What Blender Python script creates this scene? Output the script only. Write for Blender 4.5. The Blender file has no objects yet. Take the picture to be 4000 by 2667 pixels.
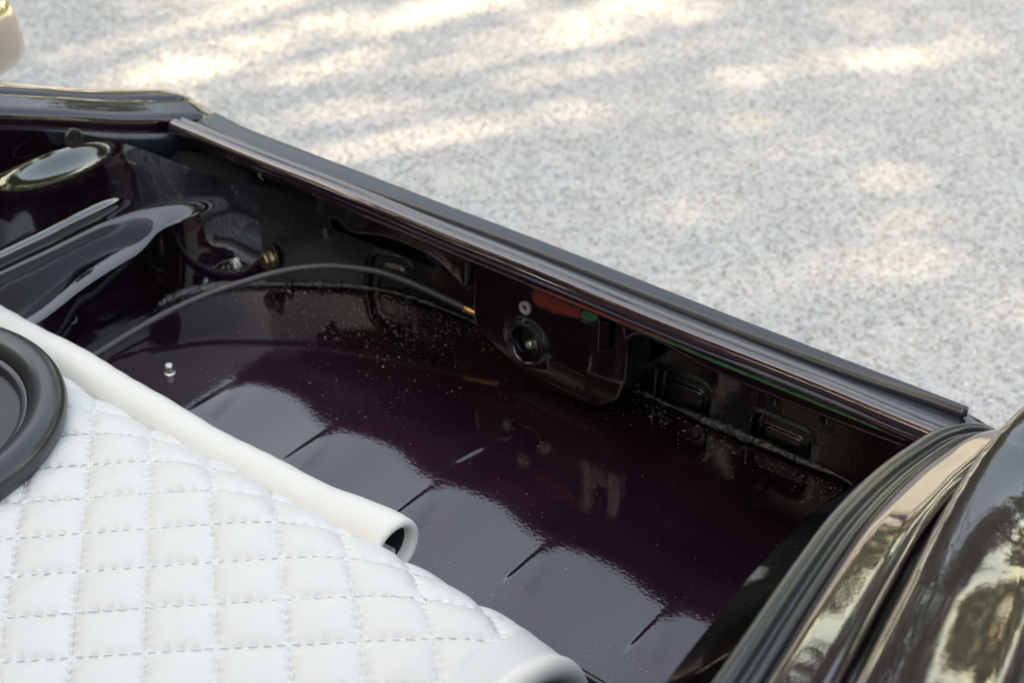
import bpy, math, random
import numpy as np
from mathutils import Vector

sc = bpy.context.scene
rng = random.Random(7)
nrng = np.random.default_rng(7)
ZR = 0.66            # height of the bay's front rail above the ground (m)

# ------------------------------------------------------------------ camera
cam_d = bpy.data.cameras.new("camera")
cam = bpy.data.objects.new("camera", cam_d)
sc.collection.objects.link(cam)
sc.camera = cam
cam.location = (0.785, -0.931, ZR + 0.69)
yaw = math.atan2(0.632, 0.775)                  # looking over the near fender, across the bay
cam.rotation_euler = (math.radians(90 - 33.0), 0, yaw)
cam_d.sensor_width = 36.0
cam_d.lens = 50.0
cam_d.clip_start = 0.02
cam_d.clip_end = 500
cam_d.dof.use_dof = True
cam_d.dof.focus_distance = 1.16
cam_d.dof.aperture_fstop = 7.4

# ------------------------------------------------------------------ sky, sun, exposure
SUN_AZ = Vector((-0.62, -0.785, 0)).normalized()   # horizontal direction towards the sun
SUN_EL = math.radians(52)
world = bpy.data.worlds.new("World")
sc.world = world
world.use_nodes = True
wn = world.node_tree.nodes
sky = wn.new("ShaderNodeTexSky")
sky.sky_type = 'NISHITA'
sky.sun_disc = False
sky.sun_elevation = SUN_EL
sky.sun_rotation = math.atan2(SUN_AZ.x, SUN_AZ.y)
sky.dust_density = 1.0
bg = wn["Background"]
bg.inputs["Strength"].default_value = 0.15
world.node_tree.links.new(sky.outputs[0], bg.inputs[0])

sun_d = bpy.data.lights.new("sun", 'SUN')
sun_d.energy = 2.0
sun_d.angle = math.radians(0.53)
sun_d.color = (1.0, 0.97, 0.93)
sun = bpy.data.objects.new("sun", sun_d)
sc.collection.objects.link(sun)
to_sun = Vector((SUN_AZ.x * math.cos(SUN_EL), SUN_AZ.y * math.cos(SUN_EL), math.sin(SUN_EL)))
sun.rotation_euler = to_sun.to_track_quat('Z', 'Y').to_euler()
sun.location = (-6, -8, 14)

vs = sc.view_settings
vs.view_transform = 'Standard'
vs.look = 'None'
vs.exposure = 2.66
vs.use_white_balance = True
vs.white_balance_temperature = 12100
vs.white_balance_tint = 10
vs.gamma = 1.0
vs.use_curve_mapping = False
sc.cycles.max_bounces = 7
sc.cycles.diffuse_bounces = 3
sc.cycles.glossy_bounces = 5
sc.cycles.transmission_bounces = 3
sc.cycles.caustics_reflective = False
sc.cycles.caustics_refractive = False

# ------------------------------------------------------------------ materials
def new_mat(name):
    m = bpy.data.materials.new(name)
    m.use_nodes = True
    return m, m.node_tree.nodes, m.node_tree.links, m.node_tree.nodes["Principled BSDF"]

def add_bump(nt, bsdf, src, strength, dist, coat=False):
    b = nt.nodes.new("ShaderNodeBump")
    b.inputs["Strength"].default_value = strength
    b.inputs["Distance"].default_value = dist
    nt.links.new(src, b.inputs["Height"])
    nt.links.new(b.outputs[0], bsdf.inputs["Normal"])
    if coat:
        nt.links.new(b.outputs[0], bsdf.inputs["Coat Normal"])
    return b

def noise(nt, scale, detail=3, rough=0.5, coord="Object"):
    tc = nt.nodes.new("ShaderNodeTexCoord")
    n = nt.nodes.new("ShaderNodeTexNoise")
    n.inputs["Scale"].default_value = scale
    n.inputs["Detail"].default_value = detail
    n.inputs["Roughness"].default_value = rough
    nt.links.new(tc.outputs[coord], n.inputs["Vector"])
    return n

def ramp(nt, src, stops):
    r = nt.nodes.new("ShaderNodeValToRGB")
    e = r.color_ramp.elements
    while len(e) < len(stops):
        e.new(0.5)
    for i, (p, c) in enumerate(stops):
        e[i].position = p
        e[i].color = (c, c, c, 1) if not isinstance(c, tuple) else (*c, 1)
    nt.links.new(src, r.inputs[0])
    return r

def mixcol(nt, fac, a, b):
    m = nt.nodes.new("ShaderNodeMix")
    m.data_type = 'RGBA'
    if isinstance(fac, (int, float)):
        m.inputs[0].default_value = fac
    else:
        nt.links.new(fac, m.inputs[0])
    for sock, v in ((m.inputs[6], a), (m.inputs[7], b)):
        if isinstance(v, tuple):
            sock.default_value = (*v, 1)
        else:
            nt.links.new(v, sock)
    return m.outputs[2]

def math_node(nt, op, a, b=None):
    m = nt.nodes.new("ShaderNodeMath")
    m.operation = op
    for i, v in enumerate((a, b)):
        if v is None:
            continue
        if isinstance(v, (int, float)):
            m.inputs[i].default_value = v
        else:
            nt.links.new(v, m.inputs[i])
    return m.outputs[0]

def paint(name, base, dust=0.0, peel=0.10, rough=0.30, coat_rough=0.02, coarse=0.0, flake=0.0, ior=1.62):
    m, n, l, b = new_mat(name)
    nt = m.node_tree
    nz = noise(nt, 9, 3)
    col = mixcol(nt, ramp(nt, nz.outputs[0], [(0.35, 0.0), (0.7, 1.0)]).outputs[0],
                 tuple(c * 0.75 for c in base), tuple(c * 1.25 for c in base))
    b.inputs["Roughness"].default_value = rough
    b.inputs["Specular IOR Level"].default_value = 0.05
    b.inputs["Coat IOR"].default_value = ior
    b.inputs["Metallic"].default_value = flake
    b.inputs["Coat Weight"].default_value = 1.0
    b.inputs["Coat Roughness"].default_value = coat_rough
    pe = noise(nt, 260, 2)
    h = pe.outputs[0]
    if coarse > 0:
        c2 = noise(nt, 700, 2)
        h = math_node(nt, 'ADD', h, math_node(nt, 'MULTIPLY', c2.outputs[0], coarse))
    add_bump(nt, b, h, peel, 0.0006, coat=True)
    if dust > 0:
        # small pale dust specks scattered over the coat
        tc = n.new("ShaderNodeTexCoord")
        total = None
        for sc_, size, keep in ((210, 0.085, 0.50), (430, 0.10, 0.40), (90, 0.045, 0.45)):
            v = n.new("ShaderNodeTexVoronoi")
            v.inputs["Scale"].default_value = sc_
            l.new(tc.outputs["Object"], v.inputs["Vector"])
            dot = math_node(nt, 'LESS_THAN', v.outputs["Distance"], size)
            sep = n.new("ShaderNodeSeparateColor")
            l.new(v.outputs["Color"], sep.inputs[0])
            pick = math_node(nt, 'LESS_THAN', sep.outputs[0], keep * dust)
            s = math_node(nt, 'MULTIPLY', dot, pick)
            total = s if total is None else math_node(nt, 'MAXIMUM', total, s)
        patch = noise(nt, 5.0, 3)
        pm = ramp(nt, patch.outputs[0], [(0.42, 0.12), (0.62, 1.0)])
        total = math_node(nt, 'MULTIPLY', total, pm.outputs[0])
        col = mixcol(nt, total, col, (0.33, 0.31, 0.27))
        cw = math_node(nt, 'SUBTRACT', 1.0, total)
        l.new(cw, b.inputs["Coat Weight"])
        film = noise(nt, 4.0, 4)
        fr = ramp(nt, film.outputs[0], [(0.54, 0.0), (0.80, 0.045 * max(0.0, dust - .3)**.5)])
        col = mixcol(nt, fr.outputs[0], col, (0.20, 0.17, 0.14))
    l.new(col, b.inputs["Base Color"])
    return m

PLUM = (0.012, 0.0038, 0.0095)
M = {}
M['paint'] = paint("plum_paint", (0.016, 0.005, 0.0125), peel=0.04, rough=0.42, flake=0.65)
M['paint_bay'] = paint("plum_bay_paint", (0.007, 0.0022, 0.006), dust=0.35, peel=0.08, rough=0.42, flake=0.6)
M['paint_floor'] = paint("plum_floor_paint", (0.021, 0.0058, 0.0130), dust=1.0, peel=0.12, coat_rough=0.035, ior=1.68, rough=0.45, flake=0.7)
M['paint_black'] = paint("textured_black_paint", (0.0055, 0.0038, 0.0042), dust=0.28, peel=0.4, rough=0.4, coat_rough=0.06, coarse=0.6)

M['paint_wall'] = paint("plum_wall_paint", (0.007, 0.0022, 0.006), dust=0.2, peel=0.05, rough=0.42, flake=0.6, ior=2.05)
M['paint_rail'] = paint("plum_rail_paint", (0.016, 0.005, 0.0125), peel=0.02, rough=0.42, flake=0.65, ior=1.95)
def simple(name, col, rough, metal=0.0, bump=None, spec=0.5, var=0.0):
    m, n, l, b = new_mat(name)
    nt = m.node_tree
    b.inputs["Base Color"].default_value = (*col, 1)
    b.inputs["Roughness"].default_value = rough
    b.inputs["Metallic"].default_value = metal
    b.inputs["Specular IOR Level"].default_value = spec
    if var > 0:
        nz = noise(nt, 40, 4)
        l.new(mixcol(nt, nz.outputs[0], tuple(c * (1 - var) for c in col), tuple(min(1, c * (1 + var)) for c in col)), b.inputs["Base Color"])
    if bump:
        nz = noise(nt, bump[0], 3)
        add_bump(nt, b, nz.outputs[0], bump[1], bump[2])
    return m

M['rubber'] = simple("satin_black_rubber", (0.016, 0.019, 0.026), 0.26, bump=(300, 0.15, 0.0008), spec=0.62, var=0.25)
M['cable'] = simple("black_cable_sheath", (0.050, 0.051, 0.053), 0.42, bump=(500, 0.1, 0.0004), var=0.2)
M['leather'] = simple("white_leather", (0.62, 0.607, 0.585), 0.45, bump=(650, 0.5, 0.0008), spec=0.4, var=0.03)
M['hem_leather'] = simple("ivory_leather_hem", (0.66, 0.64, 0.595), 0.45, bump=(700, 0.15, 0.0006), spec=0.35, var=0.03)
M['thread'] = simple("white_thread", (0.70, 0.70, 0.70), 0.7, bump=(1500, 0.4, 0.0004))
M['steel'] = simple("bright_steel", (0.72, 0.71, 0.69), 0.46, metal=1.0, bump=(300, 0.06, 0.0004), var=0.1)
M['zinc'] = simple("yellow_zinc_steel", (0.42, 0.33, 0.19), 0.36, metal=1.0, bump=(250, 0.15, 0.0004), var=0.3)
M['nickel'] = simple("champagne_nickel", (0.66, 0.58, 0.50), 0.12, metal=1.0)
M['brass'] = simple("brass", (0.78, 0.48, 0.20), 0.28, metal=1.0, bump=(300, 0.1, 0.0004), var=0.15)
M['plastic'] = simple("black_plastic", (0.012, 0.012, 0.013), 0.32, bump=(400, 0.15, 0.0005))
M['rimblack'] = simple("satin_black_rim", (0.026, 0.027, 0.030), 0.28, bump=(200, 0.08, 0.0006), spec=0.6)
M['matte_dark'] = simple("matte_near_black", (0.01, 0.012, 0.014), 0.8)  # sheet underside; also shade painted into the hollow corner and roll
M['sealant'] = simple("glossy_black_sealant", (0.02, 0.017, 0.016), 0.16, bump=(240, 1.0, 0.004), spec=1.0)
M['lamp_glass'] = simple("lamp_glass", (0.6, 0.62, 0.65), 0.03, spec=0.8)
M['bark'] = simple("bark", (0.10, 0.075, 0.055), 0.9, bump=(14, 0.9, 0.02), var=0.4)

def leaf_mat(name, a, b_):
    m, n, l, b = new_mat(name)
    nt = m.node_tree
    nz = noise(nt, 1.7, 4)
    l.new(mixcol(nt, nz.outputs[0], a, b_), b.inputs["Base Color"])
    b.inputs["Roughness"].default_value = 0.55
    tr = n.new("ShaderNodeBsdfTranslucent")
    l.new(mixcol(nt, nz.outputs[0], a, b_), tr.inputs[0])
    ms = n.new("ShaderNodeMixShader")
    ms.inputs[0].default_value = 0.35
    l.new(b.outputs[0], ms.inputs[1]); l.new(tr.outputs[0], ms.inputs[2])
    l.new(ms.outputs[0], n["Material Output"].inputs[0])
    return m
M['leaf'] = leaf_mat("green_leaves", (0.035, 0.075, 0.015), (0.085, 0.13, 0.03))
M['hedge'] = leaf_mat("hedge_leaves", (0.02, 0.045, 0.012), (0.06, 0.095, 0.02))
M['grass'] = leaf_mat("grass_blades", (0.06, 0.12, 0.02), (0.12, 0.17, 0.04))

# pale crushed-stone ground: sheet with fine relief under the loose stones
def ground_mat():
    m, n, l, b = new_mat("crushed_stone_ground")
    nt = m.node_tree
    tc = n.new("ShaderNodeTexCoord")
    v = n.new("ShaderNodeTexVoronoi"); v.inputs["Scale"].default_value = 115
    l.new(tc.outputs["Object"], v.inputs["Vector"])
    v2 = n.new("ShaderNodeTexVoronoi"); v2.inputs["Scale"].default_value = 210
    l.new(tc.outputs["Object"], v2.inputs["Vector"])
    sep = n.new("ShaderNodeSeparateColor"); l.new(v.outputs["Color"], sep.inputs[0])
    r = ramp(nt, sep.outputs[0], [(0.0, (0.38, 0.38, 0.385)), (0.55, (0.46, 0.46, 0.46)), (0.85, (0.53, 0.53, 0.53)), (1.0, (0.53, 0.48, 0.41))])
    big = noise(nt, 1.2, 4)
    l.new(mixcol(nt, math_node(nt, 'MULTIPLY', big.outputs[0], 0.35), r.outputs[0], (0.42, 0.41, 0.39)), b.inputs["Base Color"])
    b.inputs["Roughness"].default_value = 0.85
    h = math_node(nt, 'ADD', v.outputs["Distance"], math_node(nt, 'MULTIPLY', v2.outputs["Distance"], 0.5))
    h = math_node(nt, 'SUBTRACT', 1.0, h)
    add_bump(nt, b, h, 0.8, 0.004)
    return m
M['ground'] = ground_mat()

def stone_mat():
    m, n, l, b = new_mat("pale_stone_chips")
    nt = m.node_tree
    oi = n.new("ShaderNodeObjectInfo")
    r = ramp(nt, oi.outputs["Random"], [(0.0, (0.30, 0.30, 0.305)), (0.25, (0.44, 0.44, 0.44)), (0.72, (0.53, 0.53, 0.53)), (0.93, (0.74, 0.74, 0.735)), (0.978, (0.46, 0.37, 0.28))])
    nz = noise(nt, 400, 2)
    l.new(mixcol(nt, math_node(nt, 'MULTIPLY', nz.outputs[0], 0.3), r.outputs[0], (0.30, 0.30, 0.30)), b.inputs["Base Color"])
    b.inputs["Roughness"].default_value = 0.8
    return m
M['stone'] = stone_mat()

# ------------------------------------------------------------------ mesh helpers
def link(name, verts, faces, mat, parent=None, smooth=True, off=(0, 0, 0)):
    me = bpy.data.meshes.new(name)
    v = np.asarray(verts, dtype=float) + np.asarray(off)
    me.from_pydata(v.tolist(), [], [tuple(int(i) for i in f) for f in faces])
    me.materials.append(M[mat] if isinstance(mat, str) else mat)
    if smooth:
        me.polygons.foreach_set("use_smooth", [True] * len(me.polygons))
    me.update()
    o = bpy.data.objects.new(name, me)
    sc.collection.objects.link(o)
    if parent:
        o.parent = parent
    return o

UP = (0, 0, ZR)

def grid_faces(nu, nv, closeu=False, closev=False, flip=False):
    fs = []
    for i in range(nu if closeu else nu - 1):
        for j in range(nv if closev else nv - 1):
            a = i * nv + j; b = ((i + 1) % nu) * nv + j
            c = ((i + 1) % nu) * nv + (j + 1) % nv; d = i * nv + (j + 1) % nv
            fs.append((a, d, c, b) if flip else (a, b, c, d))
    return fs

def grid(name, P, mat, parent=None, flip=False, closeu=False, closev=False, smooth=True, off=UP):
    nu, nv = P.shape[:2]
    return link(name, P.reshape(-1, 3), grid_faces(nu, nv, closeu, closev, flip), mat, parent, smooth, off)

def solid(o, t, offset=-1.0):
    md = o.modifiers.new("thickness", 'SOLIDIFY')
    md.thickness = t
    md.offset = offset
    return o

def interp(x, xs, ys):
    """smooth (monotone-ish cubic) interpolation through knots, xs ascending"""
    xs = np.asarray(xs, float); ys = np.asarray(ys, float); x = np.asarray(x, float)
    d = np.diff(ys) / np.diff(xs)
    m = np.zeros_like(ys); m[0] = d[0]; m[-1] = d[-1]; m[1:-1] = (d[1:] + d[:-1]) / 2
    for i in range(1, len(ys) - 1):
        if d[i - 1] * d[i] <= 0:
            m[i] = 0
    k = np.clip(np.searchsorted(xs, x) - 1, 0, len(xs) - 2)
    h = xs[k + 1] - xs[k]; t = np.clip((x - xs[k]) / h, 0, 1)
    return ((2*t**3 - 3*t**2 + 1) * ys[k] + (t**3 - 2*t**2 + t) * h * m[k] + (-2*t**3 + 3*t**2) * ys[k+1] + (t**3 - t**2) * h * m[k+1])

def spline(pts, n):
    """Catmull-like curve through 3-D points, resampled evenly"""
    p = np.asarray(pts, float)
    s = np.concatenate([[0], np.cumsum(np.linalg.norm(np.diff(p, axis=0), axis=1))])
    q = np.linspace(0, s[-1], n)
    return np.stack([interp(q, s, p[:, k]) for k in range(p.shape[1])], 1)

def frames(path):
    t = np.gradient(path, axis=0); t /= np.linalg.norm(t, axis=1)[:, None]
    ref = np.array([0, 0, 1.0]) if abs(t[0][2]) < 0.9 else np.array([0, 1.0, 0])
    ns, bs = [], []
    nrm = ref - t[0] * (ref @ t[0]); nrm /= np.linalg.norm(nrm)
    for k in range(len(path)):
        nrm = nrm - t[k] * (nrm @ t[k]); nrm /= np.linalg.norm(nrm)
        ns.append(nrm.copy()); bs.append(np.cross(t[k], nrm))
    return t, np.array(ns), np.array(bs)

def tube(name, path, r, mat, parent=None, seg=14, off=UP, cap=True):
    path = np.asarray(path, float)
    r = np.broadcast_to(np.asarray(r, float), (len(path),))
    t, n, b = frames(path)
    a = np.linspace(0, 2 * np.pi, seg, endpoint=False)
    P = path[:, None] + r[:, None, None] * (np.cos(a)[None, :, None] * n[:, None] + np.sin(a)[None, :, None] * b[:, None])
    V = P.reshape(-1, 3); F = grid_faces(len(path), seg, closev=True, flip=True)
    if cap:
        F = F + [tuple(range(seg)), tuple(reversed(range((len(path) - 1) * seg, len(path) * seg)))]
    return link(name, V, F, mat, parent, True, off)

def lathe(name, prof, mat, parent=None, loc=(0, 0, 0), axis=(0, 0, 1), seg=32, off=UP, smooth=True, sharp=0.6, cap=True):
    """profile of (radius, height) turned about `axis` through loc"""
    ax = Vector(axis).normalized(); q = ax.to_track_quat('Z', 'Y')
    a = np.linspace(0, 2 * np.pi, seg, endpoint=False)
    V = []
    for (r, h) in prof:
        for t in a:
            p = q @ Vector((r * math.cos(t), r * math.sin(t), h))
            V.append((p.x + loc[0], p.y + loc[1], p.z + loc[2]))
    F = grid_faces(len(prof), seg, closev=True, flip=True)
    if cap and prof[0][0] > 1e-6: F.append(tuple(range(seg)))
    if cap and prof[-1][0] > 1e-6: F.append(tuple(reversed(range((len(prof) - 1) * seg, len(prof) * seg))))
    o = link(name, V, F, mat, parent, smooth, off)
    o.data.set_sharp_from_angle(angle=sharp)
    return o

def prism(name, poly, h0, h1, mat, parent=None, loc=(0, 0, 0), axis=(0, 0, 1), roll=0.0, off=UP, bevel=0.0008):
    ax = Vector(axis).normalized(); q = ax.to_track_quat('Z', 'Y')
    V = []
    c, s = math.cos(roll), math.sin(roll)
    for h in (h0, h1):
        for (x, y) in poly:
            p = q @ Vector((x * c - y * s, x * s + y * c, h)); V.append((p.x + loc[0], p.y + loc[1], p.z + loc[2]))
    n = len(poly)
    F = [(i, (i + 1) % n, n + (i + 1) % n, n + i) for i in range(n)] + [tuple(reversed(range(n))), tuple(range(n, 2 * n))]
    o = link(name, V, F, mat, parent, False, off)
    if bevel:
        b = o.modifiers.new("bevel", 'BEVEL'); b.width = bevel; b.segments = 2
    return o

def boxpoly(w, h): return [(-w/2, -h/2), (w/2, -h/2), (w/2, h/2), (-w/2, h/2)]
def hexpoly(r): return [(r * math.cos(k * math.pi / 3), r * math.sin(k * math.pi / 3)) for k in range(6)]

def empty(name, loc, label, cat, group=None):
    o = bpy.data.objects.new(name, None)
    sc.collection.objects.link(o)
    o.location = loc; o.empty_display_size = 0.1
    o["label"] = label; o["category"] = cat
    if group: o["group"] = group
    return o

def smooth01(x):
    x = np.clip(x, 0, 1); return x * x * (3 - 2 * x)

# ================================================================== SETTING
def plane_sheet(name, x0, x1, y0, y1, z, mat, n=2):
    xs = np.linspace(x0, x1, n); ys = np.linspace(y0, y1, n)
    P = np.zeros((n, n, 3)); P[..., 0] = xs[:, None]; P[..., 1] = ys[None]; P[..., 2] = z
    o = grid(name, P, mat, off=(0, 0, 0)); o["kind"] = "structure"
    return o
plane_sheet("ground", -120, 120, -120, 120, 0.0, 'ground')

# lawn beyond the drive on the near side of the car
M['lawn'] = simple("lawn_soil", (0.07, 0.11, 0.03), 0.95, bump=(30, 0.8, 0.03), var=0.4)
plane_sheet("lawn", 6.0, 110, -100, 100, 0.006, 'lawn')

# loose stone chips: one field of instances scattered over the drive in view
def gravel():
    xs = np.linspace(-4.6, 2.4, 15); ys = np.linspace(0.1, 5.0, 11)
    P = np.zeros((15, 11, 3)); P[..., 0] = xs[:, None]; P[..., 1] = ys[None]; P[..., 2] = 0.001
    o = grid("gravel", P, 'stone', off=(0, 0, 0))
    o["kind"] = "stuff"; o["label"] = "pale grey crushed stone chips covering the drive"; o["category"] = "gravel"
    ng = bpy.data.node_groups.new("gravel_scatter", 'GeometryNodeTree')
    ng.interface.new_socket("Geometry", in_out='INPUT', socket_type='NodeSocketGeometry')
    ng.interface.new_socket("Geometry", in_out='OUTPUT', socket_type='NodeSocketGeometry')
    N, L = ng.nodes, ng.links
    gi = N.new("NodeGroupInput"); go = N.new("NodeGroupOutput")
    dist = N.new("GeometryNodeDistributePointsOnFaces"); dist.inputs["Density"].default_value = 8500
    L.new(gi.outputs[0], dist.inputs["Mesh"])
    ico = N.new("GeometryNodeMeshIcoSphere"); ico.inputs["Radius"].default_value = 0.0038; ico.inputs["Subdivisions"].default_value = 1
    # knock the little sphere into a chip
    pos = N.new("GeometryNodeInputPosition")
    wn_ = N.new("ShaderNodeTexWhiteNoise"); wn_.noise_dimensions = '3D'
    L.new(pos.outputs[0], wn_.inputs["Vector"])
    sub = N.new("ShaderNodeVectorMath"); sub.operation = 'SUBTRACT'; sub.inputs[1].default_value = (0.5, 0.5, 0.5)
    L.new(wn_.outputs["Color"], sub.inputs[0])
    scl = N.new("ShaderNodeVectorMath"); scl.operation = 'SCALE'; scl.inputs["Scale"].default_value = 0.0034
    L.new(sub.outputs[0], scl.inputs[0])
    sp = N.new("GeometryNodeSetPosition"); L.new(ico.outputs[0], sp.inputs["Geometry"]); L.new(scl.outputs[0], sp.inputs["Offset"])
    fl = N.new("GeometryNodeSetShadeSmooth"); fl.inputs["Shade Smooth"].default_value = False
    L.new(sp.outputs[0], fl.inputs[0])
    smat = N.new("GeometryNodeSetMaterial"); smat.inputs["Material"].default_value = M['stone']
    L.new(fl.outputs[0], smat.inputs[0])
    inst = N.new("GeometryNodeInstanceOnPoints")
    L.new(dist.outputs["Points"], inst.inputs["Points"]); L.new(smat.outputs[0], inst.inputs["Instance"])
    rv = N.new("FunctionNodeRandomValue"); rv.data_type = 'FLOAT_VECTOR'
    rv.inputs[0].default_value = (0, 0, 0); rv.inputs[1].default_value = (6.28, 6.28, 6.28)
    L.new(rv.outputs[0], inst.inputs["Rotation"])
    rs = N.new("FunctionNodeRandomValue"); rs.data_type = 'FLOAT_VECTOR'
    rs.inputs[0].default_value = (0.45, 0.45, 0.4); rs.inputs[1].default_value = (1.35, 1.2, 1.0); rs.inputs["Seed"].default_value = 5
    L.new(rs.outputs[0], inst.inputs["Scale"])
    L.new(inst.outputs[0], go.inputs[0])
    md = o.modifiers.new("scatter", 'NODES'); md.node_group = ng
    return o
gravel()

# ================================================================== CAR
car = empty("car", (0, -0.3, 0), "glossy dark plum car with its luggage bay standing open", "car")
CAR_OFF = (0, 0.3, ZR)      # parts are written in bay coordinates (rail line = y 0, z 0)

# ---- bay wall paths: bottom outline at the floor, top outline under the seals
wb = [(.395, -.62), (.395, -.26), (.402, -.12), (.40, .02), (.375, .085), (.31, .091), (.15, .087), (-.09, .083), (-.20, .073), (-.262, .046), (-.315, .006), (-.362, -.035), (-.393, -.10), (-.392, -.20), (-.38, -.28), (-.38, -.62)]
wt = [(.53, -.62, .14), (.478, -.26, .082), (.466, -.12, .035), (.462, .02, -.012), (.45, .070, -.060), (.34, .091, -.082), (.15, .089, -.082), (-.09, .085, -.082), (-.206, .078, -.080), (-.275, .056, -.065), (-.336, .020, -.045), (-.392, -.022, -.028), (-.452, -.10, .025), (-.474, -.22, .075), (-.49, -.31, .095), (-.53, -.62, .14)]
NW = 460
WB = spline([(x, y, -.157) for x, y in wb], NW)
# resample the top with the same knot spacing as the bottom
_s = np.concatenate([[0], np.cumsum(np.linalg.norm(np.diff(np.array(wb), axis=0), axis=1))])
_q = np.linspace(0, _s[-1], NW)
WT = np.stack([interp(_q, _s, np.array(wt)[:, k]) for k in range(3)], 1)

def wall_points(i0, i1, nv, bow=0.012, lean=1.0, mid=False):
    v = np.linspace(0, 1, nv)
    B = WB[i0:i1]; T = WT[i0:i1]
    e = np.clip(v, 0, 1)
    P = B[:, None] * (1 - e)[None, :, None] + T[:, None] * e[None, :, None]
    ex = (1 - (1 - e)**lean)[None] * np.ones((len(B), 1))
    if mid:
        far_k = smooth01((-B[:, 1] - .02) / .12)[:, None]
        zs = (-.072 + .10 * (B[:, 1] + .10))[:, None]
        step = smooth01((P[..., 2] - zs + .006) / .019)
        ex = ex * (1 - far_k) + far_k * (.06 * e[None] + .80 * step + .14 * e[None]**3)
    P[..., :2] = (B[:, None] * (1 - ex)[..., None] + T[:, None] * ex[..., None])[..., :2]
    # inward normal (towards the bay centre) in plan
    tg = np.gradient(B[:, :2], axis=0); tg /= np.linalg.norm(tg, axis=1)[:, None]
    nrm = np.stack([-tg[:, 1], tg[:, 0]], 1)           # path runs so that this faces the bay
    c = np.array([0.0, -.1]) - B[:, :2]
    sgn = np.sign((nrm * c).sum(1))[:, None]; nrm = nrm * sgn
    P[..., :2] += nrm[:, None] * (bow * 4 * v * (1 - v) * -1)[None, :, None]
    return P, nrm

xs_path = WB[:, 0]
i_near = int(np.argmax(WB[:, 1] > .060))                       # where the near wall turns into the front panel
i_far = int(NW - 1 - np.argmax(WB[::-1, 1] > -.010))           # where the front panel turns into the far wall

# near side wall (mostly hidden behind its own seal)
P, nr = wall_points(0, i_near + 1, 24, 0.0, 2.4)
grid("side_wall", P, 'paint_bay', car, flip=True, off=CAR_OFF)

# front panel with pressed pockets
def rrect(x, z, cx, cz, hw, hh, r, soft):
    dx = np.abs(x - cx) - (hw - r); dz = np.abs(z - cz) - (hh - r)
    d = np.sqrt(np.maximum(dx, 0)**2 + np.maximum(dz, 0)**2) + np.minimum(np.maximum(dx, dz), 0) - r
    return 1 - smooth01((d + soft) / (2 * soft))
nv = 70
P, nr = wall_points(i_near, i_far + 1, nv, 0.0, 2.4)
# densify along the path
k = np.linspace(0, P.shape[0] - 1, 520); k0 = np.floor(k).astype(int).clip(0, P.shape[0] - 2); kt = (k - k0)[:, None, None]
P = P[k0] * (1 - kt) + P[k0 + 1] * kt
nr = nr[k0] * (1 - kt[:, :, 0]) + nr[k0 + 1] * kt[:, :, 0]
X = P[..., 0]; Z = P[..., 2]
d = np.zeros_like(X)
def rdist(x, z, cx, cz, hw, hh, r):
    dx = np.abs(x - cx) - (hw - r); dz = np.abs(z - cz) - (hh - r)
    return np.sqrt(np.maximum(dx, 0)**2 + np.maximum(dz, 0)**2) + np.minimum(np.maximum(dx, dz), 0) - r
for cx, cz, hw, hh, dep in ((-.213, -.137, .027, .027, .006), (.176, -.150, .033, .036, .008), (.288, -.156, .034, .036, .008)):
    q_ = rdist(X, Z, cx, cz, hw, hh, .014)
    d += -dep * (1 - smooth01((q_ + .006) / .006))
    d += .0020 * np.exp(-(q_ / .0032)**2)
    d += dep * .5 * (1 - smooth01((rdist(X, Z, cx, cz - .004, hw - .011, hh - .010, .008) + .003) / .003))
d += -.004 * np.exp(-((X - .24) / .02)**2 - ((Z + .105) / .03)**2) + .004 * np.exp(-((X - .215) / .012)**2 - ((Z + .08) / .03)**2)
d += .003 * np.exp(-((X + .14) / .03)**2 - ((Z + .10) / .03)**2)
for cx, cz in ((.236, -.088), (.275, -.098), (.33, -.095), (-.29, -.09), (-.16, -.085)):
    d += -.004 * np.exp(-(((X - cx) + .3 * (Z - cz)) / .0035)**2 - ((Z - cz) / .009)**2)
P[..., :2] += nr[:, None, :2] * d[..., None]
panel = grid("front_panel", P, 'paint_black', car, flip=True, off=CAR_OFF)

# far side wall: wheel-house ridge and dished top
P, nr = wall_points(i_far, NW, 300, 0.0, 2.4, True)
k = np.linspace(0, P.shape[0] - 1, 300); k0 = np.floor(k).astype(int).clip(0, P.shape[0] - 2); kt = (k - k0)[:, None, None]
P = P[k0] * (1 - kt) + P[k0 + 1] * kt
nr = nr[k0] * (1 - kt[:, :, 0]) + nr[k0 + 1] * kt[:, :, 0]
Yw = P[..., 1]; Zw = P[..., 2]
lin = Zw - (-.058 + (Yw + .10) * 0.09)                 # ridge line along the wall
end = smooth01((-.07 - Yw) / .06)
zst = -.072 + .10 * (Yw + .10)
d = .0035 * np.exp(-((Zw - zst - .030) / .0055)**2) * smooth01((-.09 - Yw) / .05)
d += -.012 * np.exp(-((Yw + .17) / .060)**2 - ((Zw - .034) / .020)**2)
d += .008 * np.exp(-((Yw + .275) / .03)**2 - ((Zw - .01) / .03)**2)
P[..., :2] += nr[:, None, :2] * d[..., None]
P[..., 2] += .25 * d
far_wall = grid("side_wall", P, 'paint_wall', car, flip=True, off=CAR_OFF)

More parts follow.
